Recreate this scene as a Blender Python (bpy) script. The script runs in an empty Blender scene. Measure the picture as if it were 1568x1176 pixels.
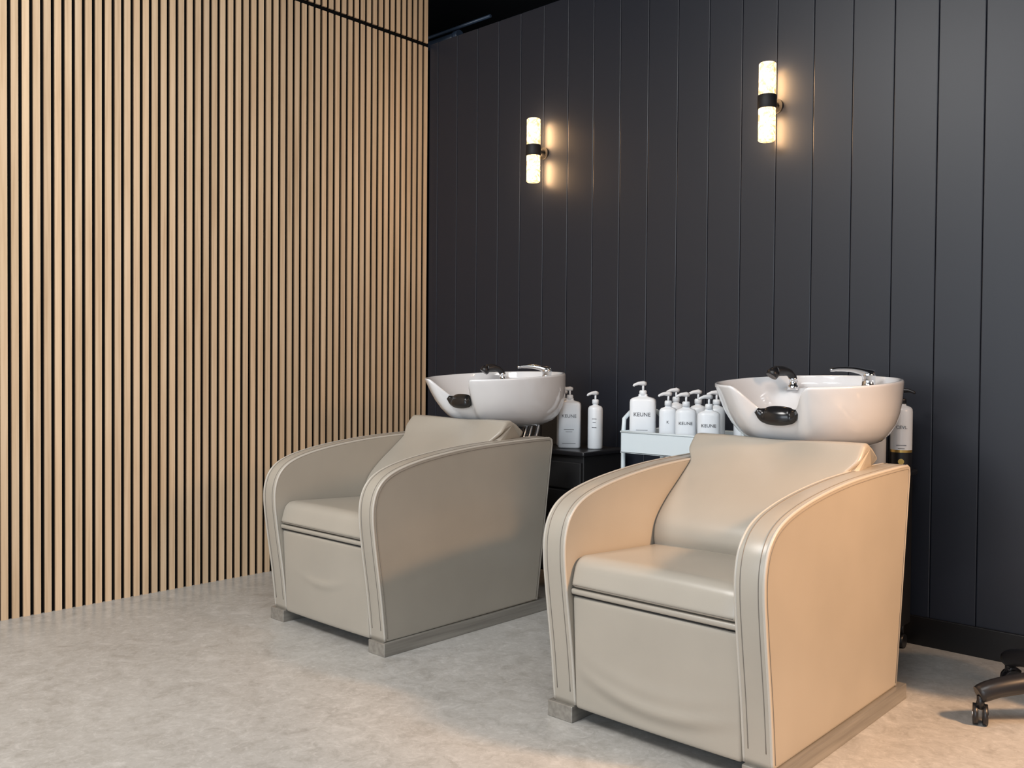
import bpy, math, random
from mathutils import Vector, Matrix
random.seed(4)
S = bpy.context.scene
COL = S.collection

# ------------------------------------------------------------------ materials
def new_mat(name, color, rough=0.5, metal=0.0, coat=0.0, spec=0.5, emis=None, estr=0):
    m = bpy.data.materials.new(name); m.use_nodes = True
    b = m.node_tree.nodes['Principled BSDF']
    b.inputs['Base Color'].default_value = (*color, 1)
    b.inputs['Roughness'].default_value = rough
    b.inputs['Metallic'].default_value = metal
    b.inputs['Coat Weight'].default_value = coat
    b.inputs['Specular IOR Level'].default_value = spec
    if emis:
        b.inputs['Emission Color'].default_value = (*emis, 1)
        b.inputs['Emission Strength'].default_value = estr
    return m
def nodes(m): return m.node_tree.nodes, m.node_tree.links, m.node_tree.nodes['Principled BSDF']
def add_noise(m, scale, vec_scale=(1,1,1), detail=4, rough=0.5):
    n, l, b = nodes(m)
    tc = n.new('ShaderNodeTexCoord'); mp = n.new('ShaderNodeMapping')
    mp.inputs['Scale'].default_value = vec_scale
    l.new(tc.outputs['Object'], mp.inputs['Vector'])
    t = n.new('ShaderNodeTexNoise'); t.inputs['Scale'].default_value = scale
    t.inputs['Detail'].default_value = detail; t.inputs['Roughness'].default_value = rough
    l.new(mp.outputs['Vector'], t.inputs['Vector'])
    return t
def ramp(m, src, stops):
    n, l, b = nodes(m)
    r = n.new('ShaderNodeValToRGB')
    while len(r.color_ramp.elements) < len(stops): r.color_ramp.elements.new(0.5)
    for e, (p, c) in zip(r.color_ramp.elements, stops):
        e.position = p; e.color = (*c, 1)
    l.new(src, r.inputs['Fac']); return r
def mix(m, mode, fac, a, bb):
    n, l, _ = nodes(m)
    x = n.new('ShaderNodeMix'); x.data_type = 'RGBA'; x.blend_type = mode
    if isinstance(fac, float): x.inputs[0].default_value = fac
    else: l.new(fac, x.inputs[0])
    for i, s in ((6, a), (7, bb)):
        if isinstance(s, tuple): x.inputs[i].default_value = (*s, 1)
        else: l.new(s, x.inputs[i])
    return x.outputs[2]
def bump(m, src, strength, dist):
    n, l, b = nodes(m)
    bp = n.new('ShaderNodeBump'); bp.inputs['Strength'].default_value = strength
    bp.inputs['Distance'].default_value = dist
    l.new(src, bp.inputs['Height']); l.new(bp.outputs['Normal'], b.inputs['Normal'])

# leather
LEA = (0.385, 0.352, 0.300)
leather = new_mat('leather_taupe', LEA, 0.33, spec=0.6)
t = add_noise(leather, 420, detail=2); bump(leather, t.outputs['Fac'], 0.10, 0.001)
t2 = add_noise(leather, 5, detail=2)
r = ramp(leather, t2.outputs['Fac'], [(0.3, tuple(c*0.96 for c in LEA)), (0.7, tuple(c*1.03 for c in LEA))])
leather.node_tree.links.new(r.outputs['Color'], nodes(leather)[2].inputs['Base Color'])
seam = new_mat('seam_thread', (0.20, 0.18, 0.155), 0.7)
piping = new_mat('leather_piping', (0.48, 0.45, 0.40), 0.35)
shadowgap = new_mat('core_and_shade_black', (0.01, 0.01, 0.01), 0.8)  # black for the chair core and the painted shade line under the seat rail
plinthm = new_mat('plinth_brushed_metal', (0.42, 0.40, 0.37), 0.38, 0.55)
t = add_noise(plinthm, 60, (1, 0.04, 1)); r = ramp(plinthm, t.outputs['Fac'], [(0.3, (0.28, 0.265, 0.24)), (0.7, (0.42, 0.40, 0.365))])
plinthm.node_tree.links.new(r.outputs['Color'], nodes(plinthm)[2].inputs['Base Color'])
ceramic = new_mat('white_ceramic', (0.78, 0.79, 0.81), 0.07, coat=0.6)
chrome = new_mat('chrome', (0.75, 0.76, 0.78), 0.12, 1.0)
blackrub = new_mat('black_gel_rubber', (0.012, 0.012, 0.013), 0.18)
blackpl = new_mat('black_plastic', (0.012, 0.012, 0.014), 0.35)
blackmat = new_mat('black_matte', (0.006, 0.006, 0.007), 0.6)
whitepl = new_mat('white_bottle_plastic', (0.78, 0.82, 0.86), 0.3)
whitemet = new_mat('white_powder_coat', (0.68, 0.77, 0.82), 0.35)
ink = new_mat('label_ink', (0.06, 0.06, 0.07), 0.5)
gold = new_mat('label_gold', (0.75, 0.5, 0.15), 0.3, 0.8)
# floor
floorm = new_mat('stone_vinyl_floor', (0.5, 0.48, 0.45), 0.30, spec=0.45)
n, l, b = nodes(floorm)
a1 = add_noise(floorm, 1.8, detail=6, rough=0.6); a1.inputs['Distortion'].default_value = 0.6
a2 = add_noise(floorm, 12, detail=8, rough=0.72); a2.inputs['Distortion'].default_value = 0.8
a3 = add_noise(floorm, 44, detail=5, rough=0.7); a3.inputs['Distortion'].default_value = 1.0
r1 = ramp(floorm, a1.outputs['Fac'], [(0.3, (0.400, 0.390, 0.370)), (0.7, (0.450, 0.441, 0.420))])
r2 = ramp(floorm, a2.outputs['Fac'], [(0.34, (0.80, 0.79, 0.775)), (0.5, (1, 1, 1))])
r3 = ramp(floorm, a3.outputs['Fac'], [(0.35, (0.89, 0.885, 0.875)), (0.5, (1, 1, 1))])
c = mix(floorm, 'MULTIPLY', 1.0, r1.outputs['Color'], r2.outputs['Color'])
c = mix(floorm, 'MULTIPLY', 1.0, c, r3.outputs['Color'])
veil = ramp(floorm, a2.outputs['Fac'], [(0.55, (0, 0, 0)), (0.65, (0.48, 0.48, 0.48))])
veil2 = ramp(floorm, a3.outputs['Fac'], [(0.55, (0, 0, 0)), (0.63, (0.36, 0.36, 0.36))])
c = mix(floorm, 'MIX', veil.outputs['Color'], c, (0.58, 0.57, 0.55))
c = mix(floorm, 'MIX', veil2.outputs['Color'], c, (0.58, 0.57, 0.55))
l.new(c, b.inputs['Base Color'])
# oak slats
oak = new_mat('oak_veneer', (0.7, 0.5, 0.32), 0.5, spec=0.3)
n, l, b = nodes(oak)
g1 = add_noise(oak, 60, (1, 1, 0.035), detail=5, rough=0.6)
rg = ramp(oak, g1.outputs['Fac'], [(0.3, (0.61, 0.425, 0.265)), (0.5, (0.73, 0.535, 0.350)), (0.75, (0.81, 0.62, 0.43))])
tc = n.new('ShaderNodeTexCoord'); sp = n.new('ShaderNodeSeparateXYZ'); l.new(tc.outputs['Object'], sp.inputs[0])
mt = n.new('ShaderNodeMath'); mt.operation = 'DIVIDE'; mt.inputs[1].default_value = 0.04; l.new(sp.outputs['Y'], mt.inputs[0])
fl = n.new('ShaderNodeMath'); fl.operation = 'FLOOR'; l.new(mt.outputs[0], fl.inputs[0])
wn = n.new('ShaderNodeTexWhiteNoise'); wn.noise_dimensions = '1D'; l.new(fl.outputs[0], wn.inputs['W'])
rw = ramp(oak, wn.outputs['Value'], [(0, (0.9, 0.9, 0.9)), (1, (1.06, 1.05, 1.04))])
c = mix(oak, 'MULTIPLY', 1.0, rg.outputs['Color'], rw.outputs['Color'])
l.new(c, b.inputs['Base Color'])
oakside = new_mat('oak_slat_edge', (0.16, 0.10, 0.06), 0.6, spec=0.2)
felt = new_mat('black_felt', (0.004, 0.004, 0.004), 0.95, spec=0.1)
navy = new_mat('charcoal_paint', (0.0108, 0.0140, 0.0230), 0.42, spec=0.5)
t = add_noise(navy, 150, detail=2); bump(navy, t.outputs['Fac'], 0.05, 0.001)
ceilm = new_mat('black_ceiling_paint', (0.004, 0.005, 0.008), 0.8)
plaster = new_mat('plaster_cool_white', (0.52, 0.54, 0.57), 0.8)
pipem = new_mat('painted_pipe', (0.05, 0.075, 0.12), 0.35)
# alabaster
alab = bpy.data.materials.new('alabaster_glow'); alab.use_nodes = True
n, l, b = nodes(alab)
av = add_noise(alab, 34, detail=6, rough=0.7); av.inputs['Distortion'].default_value = 1.2
ra = ramp(alab, av.outputs['Fac'], [(0.38, (0.20, 0.10, 0.03)), (0.45, (0.40, 0.24, 0.09)), (0.52, (0.75, 0.50, 0.25)), (0.62, (1.0, 0.74, 0.43))])
b.inputs['Base Color'].default_value = (0.8, 0.7, 0.55, 1)
l.new(ra.outputs['Color'], b.inputs['Emission Color']); b.inputs['Emission Strength'].default_value = 3.4
b.inputs['Roughness'].default_value = 0.3

# ------------------------------------------------------------------ geometry helpers
def root(name, loc=(0,0,0), rz=0.0):
    e = bpy.data.objects.new(name, None); COL.objects.link(e)
    e.location = loc; e.rotation_euler = (0, 0, rz); e.empty_display_size = 0.1
    return e
def mesh(name, vs, fs, mat, parent=None, smooth=True, flat_ngon=True, mats=None, fm=None):
    me = bpy.data.meshes.new(name); me.from_pydata([tuple(v) for v in vs], [], fs); me.update()
    for i, p in enumerate(me.polygons):
        p.use_smooth = smooth and not (flat_ngon and len(p.vertices) > 4)
        if fm: p.material_index = fm[i]
    for m in (mats or [mat]): me.materials.append(m)
    o = bpy.data.objects.new(name, me); COL.objects.link(o)
    if parent: o.parent = parent
    return o
def box(name, lo, hi, mat, parent=None, bev=0.0, seg=2):
    x0,y0,z0 = lo; x1,y1,z1 = hi
    vs = [(x0,y0,z0),(x1,y0,z0),(x1,y1,z0),(x0,y1,z0),(x0,y0,z1),(x1,y0,z1),(x1,y1,z1),(x0,y1,z1)]
    fs = [(0,3,2,1),(4,5,6,7),(0,1,5,4),(1,2,6,5),(2,3,7,6),(3,0,4,7)]
    o = mesh(name, vs, fs, mat, parent, smooth=False)
    if bev:
        md = o.modifiers.new('bevel', 'BEVEL'); md.width = bev; md.segments = seg
    return o
def multibox(name, boxes, mat, bev=0.0, mats=None, side=None):
    vs, fs, fm = [], [], []
    for bx in boxes:
        (x0,y0,z0),(x1,y1,z1) = bx[0], bx[1]; mi = bx[2] if len(bx) > 2 else 0
        k = len(vs)
        vs += [(x0,y0,z0),(x1,y0,z0),(x1,y1,z0),(x0,y1,z0),(x0,y0,z1),(x1,y0,z1),(x1,y1,z1),(x0,y1,z1)]
        for j, f in enumerate([(0,3,2,1),(4,5,6,7),(0,1,5,4),(1,2,6,5),(2,3,7,6),(3,0,4,7)]):
            fs.append(tuple(i+k for i in f)); fm.append(side if (side and mi == 0 and j in (2, 4)) else mi)
    o = mesh(name, vs, fs, mat, None, smooth=False, mats=mats, fm=fm)
    if bev:
        md = o.modifiers.new('bevel', 'BEVEL'); md.width = bev; md.segments = 2
    return o
def catmull(pts, n=6):
    out = []
    P = [pts[0]] + list(pts) + [pts[-1]]
    for i in range(1, len(P)-2):
        p0,p1,p2,p3 = [Vector(q) for q in P[i-1:i+3]]
        for k in range(n):
            t = k/n
            out.append(0.5*((2*p1)+(-p0+p2)*t+(2*p0-5*p1+4*p2-p3)*t*t+(-p0+3*p1-3*p2+p3)*t**3))
    out.append(Vector(pts[-1])); return out
def tube(name, pts, r, mat, parent=None, seg=10, sx=1.0, smoothpts=0, cap=True):
    if smoothpts: pts = catmull(pts, smoothpts)
    pts = [Vector(p) for p in pts]; N = len(pts)
    rr = r if isinstance(r, (list, tuple)) else [r]*N
    if len(rr) != N: rr = [rr[min(len(rr)-1, int(i*len(rr)/N))] for i in range(N)]
    vs, fs = [], []; up = None
    for i, p in enumerate(pts):
        d = (pts[min(i+1, N-1)]-pts[max(i-1, 0)]).normalized()
        if up is None:
            up = Vector((0,0,1)) if abs(d.z) < 0.9 else Vector((1,0,0))
        up = (up - d*up.dot(d)).normalized(); s = d.cross(up)
        for k in range(seg):
            a = 2*math.pi*k/seg
            vs.append(p + (s*math.cos(a)*sx+up*math.sin(a))*rr[i])
    for i in range(N-1):
        for k in range(seg):
            k2 = (k+1)%seg
            fs.append((i*seg+k, i*seg+k2, (i+1)*seg+k2, (i+1)*seg+k))
    if cap:
        fs.append(tuple(range(seg-1,-1,-1))); fs.append(tuple((N-1)*seg+k for k in range(seg)))
    return mesh(name, vs, fs, mat, parent)
def lathe(name, prof, mat, parent=None, seg=28, c=(0,0,0), ax=1.0, ay=1.0, pw=2.0, mats=None, mfn=None):
    vs, fs, fm = [], [], []
    for (r, z) in prof:
        for k in range(seg):
            a = 2*math.pi*k/seg
            ca, sa = math.cos(a), math.sin(a)
            x = math.copysign(abs(ca)**(2/pw), ca); y = math.copysign(abs(sa)**(2/pw), sa)
            vs.append((c[0]+x*r*ax, c[1]+y*r*ay, c[2]+z))
    for i in range(len(prof)-1):
        for k in range(seg):
            k2 = (k+1)%seg
            fs.append((i*seg+k, i*seg+k2, (i+1)*seg+k2, (i+1)*seg+k))
            fm.append(mfn((prof[i][1]+prof[i+1][1])/2) if mfn else 0)
    fs.append(tuple(range(seg-1,-1,-1))); fm.append(0)
    fs.append(tuple((len(prof)-1)*seg+k for k in range(seg))); fm.append(0)
    return mesh(name, vs, fs, mat, parent, mats=mats, fm=fm)
def offs(prof, d):
    N = len(prof); out = []
    for i in range(N):
        a, b_, c_ = Vector(prof[i-1]), Vector(prof[i]), Vector(prof[(i+1)%N])
        e1 = (b_-a); e2 = (c_-b_)
        n1 = Vector((-e1.y, e1.x)).normalized() if e1.length > 1e-9 else Vector((0,0))
        n2 = Vector((-e2.y, e2.x)).normalized() if e2.length > 1e-9 else Vector((0,0))
        nn = n1+n2
        nn = nn/max(0.4, nn.length_squared/2) if nn.length > 1e-6 else n1
        out.append(Vector((b_.x+nn.x*d, b_.y+nn.y*d)))
    return out   # CCW => inward
def resample(prof, step):
    out = []
    for i in range(len(prof)):
        a, b_ = Vector(prof[i]), Vector(prof[(i+1)%len(prof)])
        k = max(1, int((b_-a).length/step))
        for j in range(k): out.append(a.lerp(b_, j/k))
    return out
def fillet(pts, rad, seg=5):
    out = []; N = len(pts)
    for i in range(N):
        p = Vector(pts[i]); a = Vector(pts[i-1]); b_ = Vector(pts[(i+1)%N])
        r_ = rad[i] if isinstance(rad, (list, tuple)) else rad
        if r_ <= 0: out.append(p); continue
        r1 = min(r_, (a-p).length*0.48); r2 = min(r_, (b_-p).length*0.48)
        s = p+(a-p).normalized()*r1; e = p+(b_-p).normalized()*r2
        for k in range(seg+1):
            t = k/seg; out.append(s*(1-t)**2+p*2*t*(1-t)+e*t*t)
    return out
def loft_x(name, prof, x0, x1, rnd, mat, parent, nx=2, fn=None, bulge=0.0):
    st = []
    for k in range(5):
        a = (math.pi/2)*k/4
        st.append((x0+rnd*(1-math.cos(a)), rnd*(1-math.sin(a))))
    for k in range(1, nx): st.append((x0+rnd+(x1-x0-2*rnd)*k/nx, 0))
    for k in range(5):
        a = (math.pi/2)*(1-k/4)
        st.append((x1-rnd*(1-math.cos(a)), rnd*(1-math.sin(a))))
    vs, fs = [], []; N = len(prof)
    for (x, ins) in st:
        u = (x-x0)/(x1-x0)*2-1
        pr = offs(prof, ins-bulge*(1-u**4))
        for p in pr:
            v = (x, p.x, p.y)
            vs.append(fn(*v) if fn else v)
    for i in range(len(st)-1):
        for k in range(N):
            k2 = (k+1)%N
            fs.append((i*N+k, (i+1)*N+k, (i+1)*N+k2, i*N+k2))
    fs.append(tuple(range(N))); fs.append(tuple((len(st)-1)*N+k for k in range(N-1,-1,-1)))
    return mesh(name, vs, fs, mat, parent)
def sstep(a, b_, x):
    t = max(0, min(1, (x-a)/(b_-a))); return t*t*(3-2*t)

# ------------------------------------------------------------------ room
CX, CY = 3.81, -3.42
floor = box('floor', (-1.6, -7.0, -0.1), (6.6, 1.6, 0.0), floorm)
bx = [((-0.12, -7.0, 0.0), (0.0, 0.0, 3.4), 1)]
y = -0.010
while y > -6.9:
    bx.append(((0.0, y-0.0262, 0.0), (0.009, y, 2.775), 0))
    bx.append(((0.0, y-0.0262, 2.797), (0.009, y, 3.4), 0))
    y -= 0.04
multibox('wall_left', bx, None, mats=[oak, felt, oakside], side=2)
bx = [((0.0, 0.012, 0.0), (6.6, 0.10, 2.785), 1)]
x = 0.239-0.155*2
while x < 6.5:
    a = max(x+0.0006, 0.013); e = min(x+0.155-0.0006, 6.5)
    bx.append(((a, 0.0, 0.0), (e, 0.0125, 2.79), 0)); x += 0.155
multibox('wall_back', bx, None, bev=0.0032, mats=[navy, blackmat])
box('baseboard_back', (0.013, -0.014, 0.0), (6.5, 0.0, 0.105), new_mat('baseboard_black', (0.004,0.004,0.005), 0.35), bev=0.003)
box('ceiling', (-1.6, -7.0, 3.4), (6.6, 1.6, 3.5), ceilm)
box('wall_right', (6.5, -7.0, 0.0), (6.6, 1.6, 3.4), plaster)
box('wall_rear_void', (-1.6, 1.5, 0.0), (6.6, 1.6, 3.4), ceilm)
box('wall_side_void', (-1.6, 0.0, 0.0), (-1.5, 1.5, 3.4), ceilm)
pr = root('ceiling_pipe')
tube('pipe_run', [(-1.5, 0.42, 3.005), (-0.21, 0.42, 3.005)], 0.026, pipem, pr, seg=14)
tube('pipe_collar', [(-0.22, 0.42, 3.005), (-0.18, 0.42, 3.005)], 0.033, pipem, pr, seg=14)
tube('pipe_branch', [(-1.5, 0.52, 3.11), (-0.02, 0.52, 3.11)], 0.010, pipem, pr, seg=12)

# ------------------------------------------------------------------ backwash chair
def build_chair(loc, wr):
    R = root('salon_backwash_chair', loc)
    HW = 0.338; TH = 0.080; IN = HW-TH
    fpts = [(0.022,0.046),(0.004,0.20),(-0.020,0.36),(-0.033,0.47),(-0.028,0.54),(-0.002,0.592),(0.048,0.628),(0.135,0.655),(0.27,0.678),(0.45,0.696),(0.65,0.705),(0.82,0.709)]
    fr2 = [Vector((p.x, p.y)) for p in catmull([(q[0],q[1],0) for q in fpts], 6)]
    prof_cw = fr2 + [Vector(q) for q in [(0.888,0.709),(0.905,0.701),(0.908,0.680),(0.820,0.046)]]
    prof = list(reversed(prof_cw))
    for s in (-1, 1):
        xa, xb = (IN, HW) if s > 0 else (-HW, -IN)
        loft_x('arm_%s' % ('right' if s > 0 else 'left'), prof, xa, xb, 0.009, leather, R)
        pin = list(reversed(offs(prof, 0.0035)))
        for j, xe in enumerate((xa+0.0035, xb-0.0035)):
            tube('arm_piping_%d' % j, [(xe, p.x, p.y) for p in pin], 0.0046, piping, R, seg=8)
        ps = list(reversed(offs(prof, -0.0002)))[2:-3]
        for j, xe in enumerate((xa+0.0165, xb-0.0165)):
            tube('arm_seam_%d' % j, [(xe, p.x, p.y) for p in ps], 0.0013, seam, R, seg=5)
        pq = list(reversed(offs(prof, 0.0125)))
        xo = xb+0.0002 if s > 0 else xa-0.0002
        tube('arm_side_stitch', [(xo, p.x, p.y) for p in pq], 0.0012, seam, R, seg=5)
        po0, po1 = (IN+0.004, HW+0.013) if s > 0 else (-HW-0.013, -IN-0.004)
        box('plinth_%d' % s, (po0, 0.010, 0.0), (po1, 0.868, 0.046), plinthm, R, bev=0.002)
    box('body_core', (-IN, 0.07, 0.035), (IN, 0.79, 0.40), shadowgap, R)
    box('body_back_panel', (-IN, 0.76, 0.05), (IN, 0.815, 0.685), leather, R, bev=0.012)
    fp = resample(fillet([(0.018,0.042),(0.10,0.042),(0.10,0.366),(0.000,0.366)], [0.014,0.002,0.002,0.014]), 0.009)
    def ffn(x, y, z):
        if y < 0.06:
            w = (1-(x/IN)**2)
            if wr == 1:
                zc = 0.105+0.8*(x-0.02)**2
                y -= 0.008*w*math.exp(-((z-zc)/0.018)**2) + 0.0035*w*math.exp(-((z-zc-0.045)/0.024)**2)
                y += 0.002*w*math.exp(-((z-zc+0.032)/0.012)**2)
            else:
                zc = 0.19+1.4*(x+0.02)**2
                y -= 0.005*math.exp(-(x/0.1)**2)*math.exp(-((z-zc)/0.013)**2)
            y -= 0.004*w
        return (x, y, z)
    loft_x('front_panel', fp, -IN+0.002, IN-0.002, 0.008, leather, R, nx=44, fn=ffn)
    lp = fillet([(-0.008,0.369),(0.2,0.369),(0.2,0.386),(-0.010,0.386)], [0.008,0.001,0.001,0.008])
    loft_x('seat_rail', lp, -IN+0.002, IN-0.002, 0.006, leather, R)
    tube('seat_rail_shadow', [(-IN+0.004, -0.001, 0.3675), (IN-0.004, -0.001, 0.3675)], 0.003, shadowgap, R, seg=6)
    sp_ = resample(fillet([(-0.014,0.389),(0.46,0.389),(0.46,0.452),(0.20,0.464),(0.01,0.474)], [0.018,0.004,0.02,0.1,0.04], 8), 0.02)
    def sfn(x, y, z):
        if z > 0.44: z += 0.004*(1-(x/IN)**2)
        return (x, y, z)
    loft_x('seat_cushion', sp_, -IN+0.001, IN-0.001, 0.016, leather, R, nx=14, fn=sfn)
    tube('cushion_seam', [(-IN+0.012, -0.0135, 0.398), (IN-0.012, -0.0135, 0.398)], 0.0012, seam, R, seg=5)
    bf = catmull([(0.400,0.44,0),(0.394,0.485,0),(0.411,0.535,0),(0.464,0.590,0),(0.545,0.652,0),(0.615,0.708,0),(0.660,0.758,0),(0.678,0.777,0)], 5)
    bcw = [Vector((p.x,p.y)) for p in bf] + [Vector(q) for q in [(0.690,0.782),(0.71,0.782),(0.745,0.765),(0.785,0.735),(0.795,0.70),(0.765,0.60),(0.73,0.44)]]
    bp_ = resample(list(reversed(bcw)), 0.012)
    def bfn(x, y, z):
        u = x/IN
        x *= 1+0.12*sstep(0.69, 0.74, z)
        if y < 0.71:
            y -= 0.014*(1-u*u)*sstep(0.44,0.5,z)*(1-sstep(0.6,0.7,z))
            y += 0.034*sstep(0.65,0.75,z)*math.exp(-(u/0.40)**2)
        z -= 0.008*sstep(0.70,0.77,z)*math.exp(-(u/0.42)**2)
        return (x, y, z)
    loft_x('backrest', bp_, -IN+0.001, IN-0.001, 0.012, leather, R, nx=36, fn=bfn)
    # ceramic basin
    A, B, YC = 0.286, 0.312, 0.915
    M = 200
    NA, NB = 0.042, 0.135
    def rim(th):
        sx_, cy_ = math.sin(th), math.cos(th)
        x = A*math.copysign(abs(sx_)**0.9, sx_); yy = B*math.copysign(abs(cy_)**0.9, cy_)
        w = 0.0
        if yy < 0: w = 1-sstep(NA, NB, abs(x))
        z = 0.942+0.035*(yy+B)/(2*B)
        return x, yy, z, w
    outer = [(0.0,1.0),(0.42,1.0),(0.60,0.97),(0.74,0.88),(0.83,0.77),(0.90,0.62),(0.945,0.46),(0.975,0.28),(0.992,0.12),(1.0,0.04),(1.0,0.02)]
    inner = [(0.993,0.0),(0.978,-0.004),(0.962,0.0),(0.950,0.03),(0.925,0.14),(0.89,0.26),(0.85,0.40),(0.80,0.54),(0.74,0.68),(0.60,0.88),(0.38,0.98),(0.12,1.0),(0.0,1.0)]
    vs, fs = [], []; rings = []
    for kind, lst in (('o', outer), ('i', inner)):
        for (sc, f) in lst:
            f_ = max(f, 0)
            for k in range(M):
                th = 2*math.pi*k/M
                x, yy, z, w = rim(th)
                zb = 0.738 if kind == 'o' else 0.80
                zr = z-0.080*w
                push = 1-0.33*w*(1-0.5*f_)
                sh = 0.050*f_
                fr = max(0, -yy/B)
                sc2 = sc*(1-0.12*fr*f_) if kind == 'o' else sc
                ff = f
                if kind == 'i' and 0.70 < sc < 0.96:
                    wb = sstep(0.16, 0.26, yy)
                    ff = f*(1-wb)+wb*min(f, 0.22+0.06*f)
                vs.append((x*sc2, YC+sh*(1 if ff == f else ff/max(f,1e-4))+yy*sc2*push, zr-ff*(zr-zb)))
            rings.append(len(vs)-M)
    for i in range(len(rings)-1):
        for k in range(M):
            k2 = (k+1)%M
            fs.append((rings[i]+k, rings[i+1]+k, rings[i+1]+k2, rings[i]+k2))
    bas = mesh('basin_bowl', vs, fs, ceramic, R)
    md = bas.modifiers.new('weld', 'WELD'); md.merge_threshold = 0.0002
    pts, rr = [], []
    PH = 0.068
    for k in range(29):
        x = -PH+2*PH*k/28
        w = 1-sstep(NA, NB, abs(x))
        yy = -B*math.sqrt(max(0, 1-(x/A)**2))*(1-0.33*w)*0.985
        zz = 0.944-0.080*w
        u = abs(x)/PH
        pts.append((x, YC+yy-0.004, zz-0.013)); 
        rr.append(0.032*max(0.08, (1-u**2.4))**0.5)
    tube('neck_rest_pad', pts, rr, blackrub, R, seg=16, sx=0.7)
    lathe('drain', [(0.0,0.0),(0.026,0.0),(0.028,0.004),(0.014,0.006),(0.0,0.005)], chrome, R, seg=20, c=(0,0.97,0.801))
    box('basin_support', (-0.07, 0.74, 0.62), (0.07, 1.02, 0.742), blackpl, R, bev=0.01)
    for j, xo in enumerate((0.06, 0.09, 0.13)):
        tube('hose_%d' % j, [(xo, 1.06, 0.79), (xo, 1.04, 0.70), (xo*0.9, 0.95, 0.5), (xo*0.8, 0.92, 0.25), (xo*0.6, 0.92, 0.06), (xo*0.6, 0.92, 0.0)], 0.008, chrome, R, seg=8, smoothpts=5)
    tube('waste_pipe', [(0.0, 0.96, 0.745), (0.0, 0.95, 0.3), (0.0, 0.95, 0.0)], 0.02, blackpl, R, seg=12)
    tx, ty, tz = 0.125, 1.125, 0.936
    lathe('mixer_body', [(0.028,-0.01),(0.028,0.006),(0.022,0.012),(0.021,0.038),(0.024,0.042),(0.023,0.052),(0.012,0.06),(0.0,0.061)], chrome, R, seg=24, c=(tx,ty-0.01,tz-0.002))
    tube('mixer_lever', [(tx+0.012,ty-0.002,tz+0.044),(tx,ty-0.015,tz+0.050),(tx-0.035,ty-0.045,tz+0.062),(tx-0.075,ty-0.080,tz+0.064),(tx-0.095,ty-0.100,tz+0.060)], [0.014,0.017,0.018,0.017,0.015,0.013,0.012,0.011,0.010,0.009,0.009,0.008,0.008,0.007,0.007,0.006,0.005], chrome, R, seg=12, smoothpts=4)
    hx = -0.145
    lathe('spray_holder', [(0.020,-0.01),(0.020,0.004),(0.014,0.008),(0.013,0.026),(0.015,0.030),(0.0,0.032)], chrome, R, seg=20, c=(hx,1.115,0.934))
    tube('spray_collar', [(hx,1.120,0.952),(hx,1.108,0.972)], 0.0145, chrome, R, seg=14)
    tube('spray_handle', [(hx,1.112,0.966),(hx-0.006,1.098,0.984),(hx-0.018,1.072,0.992),(hx-0.034,1.045,0.990)], [0.013,0.013,0.013,0.014,0.014,0.015,0.017,0.018,0.019,0.020,0.020], blackpl, R, seg=14, smoothpts=4)
    tube('spray_head', [(hx-0.034,1.045,0.990),(hx-0.040,1.036,0.980),(hx-0.043,1.031,0.972)], [0.020,0.022,0.020], blackpl, R, seg=16)
    return R

FY = -1.46
build_chair((1.063, FY, 0), 0)
build_chair((2.496, FY, 0), 1)

# ------------------------------------------------------------------ sconces
def sconce(x, z):
    R = root('wall_sconce', (x, -0.082, z))
    r_ = 0.0335
    lathe('shade_upper', [(0.0,0.022),(r_,0.022),(r_,0.150),(r_-0.004,0.154),(0.0,0.154)], alab, R, seg=32)
    lathe('shade_lower', [(0.0,-0.154),(r_-0.004,-0.154),(r_,-0.150),(r_,-0.022),(0.0,-0.022)], alab, R, seg=32)
    lathe('center_band', [(0.0,-0.026),(r_+0.003,-0.026),(r_+0.004,-0.024),(r_+0.004,0.024),(r_+0.003,0.026),(0.0,0.026)], blackmat, R, seg=32)
    tube('wall_bracket', [(0,0.03,0),(0,0.078,0)], 0.017, blackmat, R, seg=16)
    tube('wall_rose', [(0,0.070,0),(0,0.0815,0)], 0.03, blackmat, R, seg=24)
    for s in (-1, 1):
        for q in (0.048, 0.070, 0.092, 0.114, 0.136):
            d = bpy.data.lights.new('halo_light', 'POINT'); d.energy = 1.5; d.color = (1.0, 0.60, 0.30); d.shadow_soft_size = 0.024  # added lights poking out behind the shade to strengthen the wall halo
            o = bpy.data.objects.new('halo_light', d); COL.objects.link(o); o.parent = R; o.location = (0, 0.029, s*q)
sconce(0.865, 2.057); sconce(2.100, 2.057)

# ------------------------------------------------------------------ bottles
def text(body, size, loc, parent, mat):
    cu = bpy.data.curves.new('label_text', 'FONT'); cu.body = body; cu.size = size
    cu.align_x = 'CENTER'; cu.extrude = 0.0002
    o = bpy.data.objects.new('label_text', cu); COL.objects.link(o)
    cu.materials.append(mat); o.parent = parent; o.location = loc; o.rotation_euler = (math.pi/2, 0, 0)
def pump(R, z, mat, s=1.0, ang=-2.6):
    lathe('pump_collar', [(0.0,0.0),(0.015*s,0.0),(0.015*s,0.016),(0.012*s,0.020),(0.0,0.020)], mat, R, seg=20, c=(0,0,z))
    tube('pump_stem', [(0,0,z+0.018),(0,0,z+0.042)], 0.0045, mat, R, seg=10)
    dx, dy = math.cos(ang), math.sin(ang)
    tube('pump_head', [(-dx*0.012,-dy*0.012,z+0.046),(0,0,z+0.048),(dx*0.022,dy*0.022,z+0.047),(dx*0.040,dy*0.040,z+0.041),(dx*0.043,dy*0.043,z+0.036)], [0.008,0.010,0.007,0.005,0.004], mat, R, seg=10)
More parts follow.
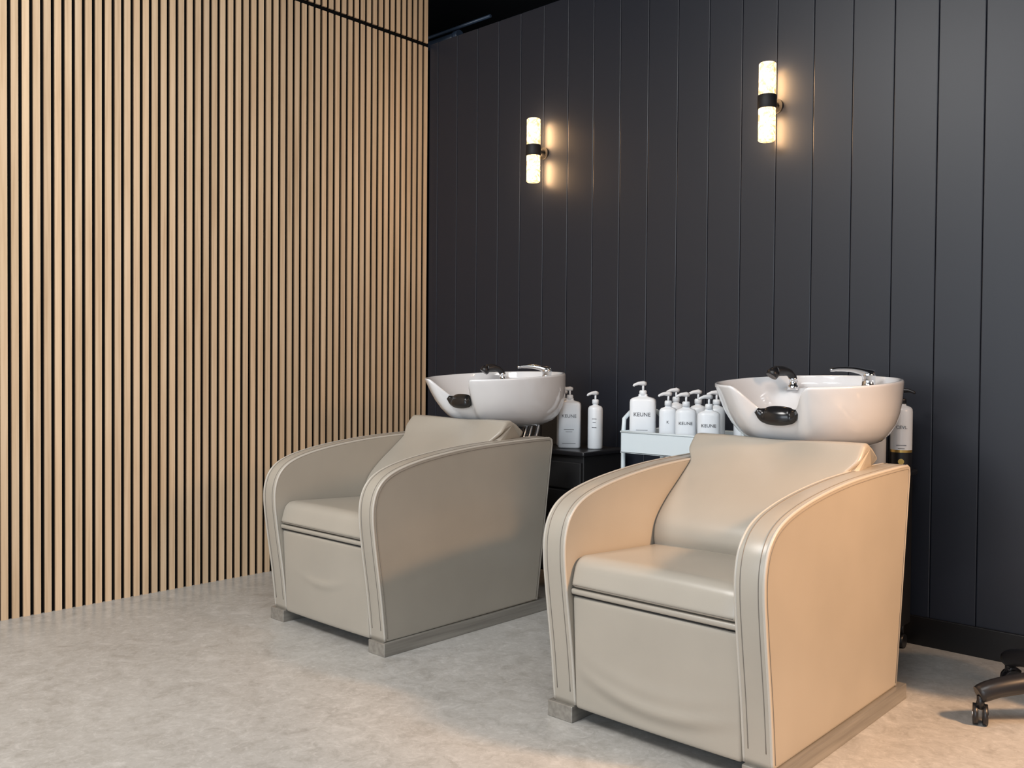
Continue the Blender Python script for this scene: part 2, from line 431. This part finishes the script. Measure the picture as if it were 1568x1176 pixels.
def bottle(loc, kind, rz=0.4, h=0.19, w=0.042, d=0.03, pm=None, ang=-2.6, band=False, label=None):
    R = root('pump_bottle', loc, rz)
    pw = {'box': 5.0, 'oval': 2.6, 'round': 2.0}[kind]
    prof = [(0.0,0.0),(0.94,0.0),(1.0,0.006),(1.0,h*0.5),(1.0,h-0.018),(0.96,h-0.008),(0.80,h-0.001),(0.42,h+0.004),(0.34,h+0.008),(0.34,h+0.014),(0.0,h+0.014)]
    if band:
        prof = [(0.0,0.0),(0.94,0.0),(1.0,0.006),(1.0,h*0.08),(1.0,h*0.27),(1.0,h*0.29),(1.0,h*0.33),(1.0,h-0.018),(0.96,h-0.008),(0.80,h-0.001),(0.42,h+0.004),(0.34,h+0.014),(0.0,h+0.014)]
    mfn = (lambda z: (2 if h*0.29 < z < h*0.33 else (1 if z < h*0.29 else 0))) if band else None
    lathe('body', prof, whitepl, R, seg=48, ax=w, ay=d, pw=pw, mats=[whitepl, blackpl, gold], mfn=mfn)
    if band:
        tube('gold_emblem', [(0,-d-0.0015,h*0.15),(0,-d+0.004,h*0.15)], 0.010, gold, R, seg=18)
    pump(R, h+0.010, pm or whitepl, ang=ang)
    if label and (kind != 'round' or band):
        sz = w*0.42
        text(label, sz if not band else 0.016, (0, -d-0.0010, h*0.66), R, ink)
        for j, (ww, zz) in enumerate(((0.45, 0.40), (0.3, 0.35), (0.6, 0.10))):
            if band and zz < 0.3: continue
            box('label_line_%d' % j, (-ww*w, -d-0.0008, h*zz), (ww*w, -d+0.003, h*zz+0.0018), ink, R)
    elif label:
        for j, (ww, zz) in enumerate(((0.010, 0.70), (0.007, 0.62), (0.010, 0.5))):
            box('label_line_%d' % j, (-ww, -d*1.0-0.0006, h*zz), (ww, -d+0.004, h*zz+0.0025), ink, R)
    return R
def W(xr, yr, z): return (CX+xr, CY+yr, z)
def black_cart(x0, x1, y0, y1, H):
    R = root('black_storage_cart', ((x0+x1)/2, (y0+y1)/2, 0))
    hx, hy = (x1-x0)/2, (y1-y0)/2
    box('top_tray', (-hx,-hy,H-0.02), (hx,hy,H), blackpl, R, bev=0.006)
    box('cabinet', (-hx+0.015,-hy+0.02,0.09), (hx-0.015,hy-0.01,H-0.02), blackmat, R, bev=0.004)
    nz = 4; dz = (H-0.14)/nz
    for i in range(nz):
        box('drawer_%d' % i, (-hx+0.02,-hy+0.004,0.10+i*dz), (hx-0.02,-hy+0.03,0.10+(i+1)*dz-0.008), blackmat, R, bev=0.004)
    for sx in (-1,1):
        for sy in (-1,1):
            cx, cy = sx*(hx-0.035), sy*(hy-0.035)
            tube('castor_stem', [(cx,cy,0.09),(cx,cy,0.045)], 0.007, blackpl, R, seg=8)
            tube('castor_wheel', [(cx-0.010,cy,0.025),(cx+0.010,cy,0.025)], 0.025, blackpl, R, seg=18)
black_cart(1.06, 1.425, -0.375, -0.055, 0.635)
black_cart(2.35, 2.690, -0.36, -0.05, 0.644)
zt = 0.636
bottle(W(-2.565, 3.17, zt), 'box', 0.60, 0.208, 0.050, 0.036, label='KEUNE')
bottle(W(-2.455, 3.215, zt), 'round', 0.5, 0.19, 0.033, 0.033, label='K', ang=-2.4)
bottle(W(-2.650, 3.235, zt), 'round', 0.5, 0.19, 0.034, 0.034, label='K')
zt = 0.645
bottle(W(-1.146, 3.27, zt), 'round', 0.35, 0.225, 0.036, 0.036, pm=blackpl, band=True, label='CEVL', ang=-0.3)
bottle(W(-1.225, 3.24, zt), 'round', 0.5, 0.18, 0.036, 0.036)

# ------------------------------------------------------------------ white trolley
def white_trolley(x0, x1, y0, y1):
    R = root('white_metal_trolley', ((x0+x1)/2, (y0+y1)/2, 0))
    hx, hy = (x1-x0)/2, (y1-y0)/2
    for zi, (zb, hh) in enumerate(((0.655, 0.085), (0.38, 0.07), (0.11, 0.07))):
        t_ = 0.004
        box('tray_floor_%d' % zi, (-hx,-hy,zb), (hx,hy,zb+t_), whitemet, R)
        box('tray_front_%d' % zi, (-hx,-hy,zb), (hx,-hy+t_,zb+hh), whitemet, R, bev=0.0015)
        box('tray_back_%d' % zi, (-hx,hy-t_,zb), (hx,hy,zb+hh), whitemet, R, bev=0.0015)
        box('tray_left_%d' % zi, (-hx,-hy,zb), (-hx+t_,hy,zb+hh), whitemet, R, bev=0.0015)
        box('tray_right_%d' % zi, (hx-t_,-hy,zb), (hx,hy,zb+hh), whitemet, R, bev=0.0015)
        tube('tray_rim_%d' % zi, [(-hx,-hy,zb+hh),(hx,-hy,zb+hh),(hx,hy,zb+hh),(-hx,hy,zb+hh),(-hx,-hy,zb+hh)], 0.004, whitemet, R, seg=8)
    for s in (-1,1):
        X = s*(hx+0.008)
        pts = [(X,-hy+0.03,0.06),(X,-hy+0.03,0.74),(X,-hy+0.035,0.79),(X,-hy+0.075,0.815),(X,0,0.818),(X,hy-0.075,0.815),(X,hy-0.035,0.79),(X,hy-0.03,0.74),(X,hy-0.03,0.06)]
        tube('side_frame_%d' % s, pts, 0.009, whitemet, R, seg=12)
        for sy in (-1,1):
            tube('castor_%d' % sy, [(X-0.009,sy*(hy-0.03),0.03),(X+0.009,sy*(hy-0.03),0.03)], 0.03, blackpl, R, seg=18)
            tube('castor_fork_%d' % sy, [(X,sy*(hy-0.03),0.065),(X,sy*(hy-0.03),0.03)], 0.011, chrome, R, seg=8)
white_trolley(CX-2.15, CX-1.63, CY+2.985, CY+3.33)
zt = 0.6595
bottle(W(-2.095, 3.060, zt), 'box', 0.5, 0.218, 0.052, 0.036, label='KEUNE')
bottle(W(-2.000, 3.10, zt), 'oval', 0.5, 0.178, 0.036, 0.026, label='K')
bottle(W(-1.905, 3.08, zt), 'oval', 0.5, 0.178, 0.041, 0.028, label='KEUNE')
bottle(W(-1.800, 3.075, zt), 'oval', 0.5, 0.172, 0.043, 0.028, label='KEUNE')
bottle(W(-2.040, 3.22, zt), 'round', 0.5, 0.19, 0.034, 0.034)
bottle(W(-1.935, 3.22, zt), 'round', 0.5, 0.185, 0.034, 0.034)
bottle(W(-1.845, 3.21, zt), 'round', 0.5, 0.185, 0.034, 0.034)
bottle(W(-1.73, 3.21, zt), 'round', 0.5, 0.16, 0.034, 0.034)

# ------------------------------------------------------------------ stool
def stool(cx, cy, a0, L):
    R = root('rolling_stool', (cx, cy, 0))
    for k in range(5):
        a = a0+2*math.pi*k/5; c_, s_ = math.cos(a), math.sin(a)
        rp = [(0.02,0.145),(0.08,0.142),(L*0.55,0.128),(L*0.85,0.108),(L,0.088)]
        tube('leg_%d' % k, [(c_*r_, s_*r_, z) for r_, z in rp], [0.034,0.033,0.032,0.031,0.030,0.030,0.029,0.028,0.028,0.027,0.027,0.026,0.023], blackpl, R, seg=14, smoothpts=3)
        ex, ey = c_*(L-0.007), s_*(L-0.007)
        tube('castor_stem_%d' % k, [(ex,ey,0.085),(ex,ey,0.050)], 0.010, blackpl, R, seg=10)
        px_, py_ = math.cos(a+1.2), math.sin(a+1.2)
        wx, wy = ex-px_*0.012, ey-py_*0.012
        for s in (-1,1):
            nx_, ny_ = -py_*s, px_*s
            tube('castor_wheel_%d' % k, [(wx+nx_*0.006,wy+ny_*0.006,0.029),(wx+nx_*0.019,wy+ny_*0.019,0.029)], 0.029, blackpl, R, seg=22)
            tube('castor_hub_%d' % k, [(wx+nx_*0.018,wy+ny_*0.018,0.029),(wx+nx_*0.021,wy+ny_*0.021,0.029)], 0.008, chrome, R, seg=14)
        tube('castor_hood_%d' % k, [(wx-px_*0.02,wy-py_*0.02,0.047),(wx,wy,0.062),(wx+px_*0.016,wy+py_*0.016,0.054)], 0.011, blackpl, R, seg=10)
    lathe('hub', [(0.0,0.09),(0.042,0.09),(0.042,0.150),(0.034,0.165),(0.0,0.165)], blackpl, R, seg=24)
    tube('gas_lift_outer', [(0,0,0.14),(0,0,0.34)], 0.025, blackpl, R, seg=20)
    tube('gas_lift_rod', [(0,0,0.34),(0,0,0.47)], 0.014, chrome, R, seg=16)
    lathe('seat', [(0.0,0.465),(0.13,0.465),(0.160,0.475),(0.165,0.50),(0.160,0.53),(0.145,0.548),(0.0,0.555)], blackpl, R, seg=40)
sx0, sy0 = 3.068, -0.668
sa = math.radians(40)
L = 0.345
stool(sx0+L*math.cos(sa), sy0+L*math.sin(sa), sa+math.pi, L)

# ------------------------------------------------------------------ lights
def area(name, loc, target, size, power, color, sy=None, spread=None):
    d = bpy.data.lights.new(name, 'AREA'); d.energy = power; d.color = color
    d.shape = 'RECTANGLE'; d.size = size; d.size_y = sy or size
    if spread: d.spread = spread
    o = bpy.data.objects.new(name, d); COL.objects.link(o); o.location = loc
    o.rotation_euler = (Vector(target)-Vector(loc)).to_track_quat('-Z', 'Y').to_euler()
area('ceiling_light', (1.6, -3.6, 3.3), (1.0, -2.8, 0), 1.2, 122, (1.0, 0.975, 0.94))
area('ceiling_light', (3.4, -2.6, 3.3), (3.0, -1.9, 0), 1.2, 44, (1.0, 0.98, 0.96))
area('window_light', (3.2, -6.6, 1.7), (2.2, 0, 0.9), 4.0, 118, (0.84, 0.92, 1.0), 2.4)
area('warm_wall_light', (4.9, -1.0, 1.8), (2.8, -1.3, 0.4), 0.5, 10, (1.0, 0.62, 0.38), spread=math.radians(110))
d = bpy.data.lights.new('warm_spot_light', 'SPOT'); d.energy = 340; d.color = (1.0, 0.58, 0.30)
d.spot_size = math.radians(41); d.spot_blend = 0.6; d.shadow_soft_size = 0.12
o = bpy.data.objects.new('warm_spot_light', d); COL.objects.link(o); o.location = (4.75, -0.90, 1.95)
o.rotation_euler = (Vector((3.0, -1.00, 0.30))-o.location).to_track_quat('-Z', 'Y').to_euler()
w = bpy.data.worlds.new('World'); S.world = w; w.use_nodes = True
w.node_tree.nodes['Background'].inputs[0].default_value = (0.82, 0.90, 1.0, 1)
w.node_tree.nodes['Background'].inputs[1].default_value = 0.44

# ------------------------------------------------------------------ camera
cam = bpy.data.cameras.new('camera'); co = bpy.data.objects.new('camera', cam); COL.objects.link(co)
cam.sensor_width = 36; cam.lens = 1385/1568*36; cam.clip_start = 0.05
yaw, pitch, roll = math.radians(42.65), math.radians(1.12), math.radians(0.48)
f = Vector((-math.sin(yaw)*math.cos(pitch), math.cos(yaw)*math.cos(pitch), -math.sin(pitch)))
r0 = Vector((math.cos(yaw), math.sin(yaw), 0)); u0 = r0.cross(f)
rt = r0*math.cos(roll)+u0*math.sin(roll); up = rt.cross(f)
m = Matrix((rt, up, -f)).transposed().to_4x4(); m.translation = Vector((CX, CY, 1.0))
co.matrix_world = m
S.camera = co
S.view_settings.view_transform = 'Standard'
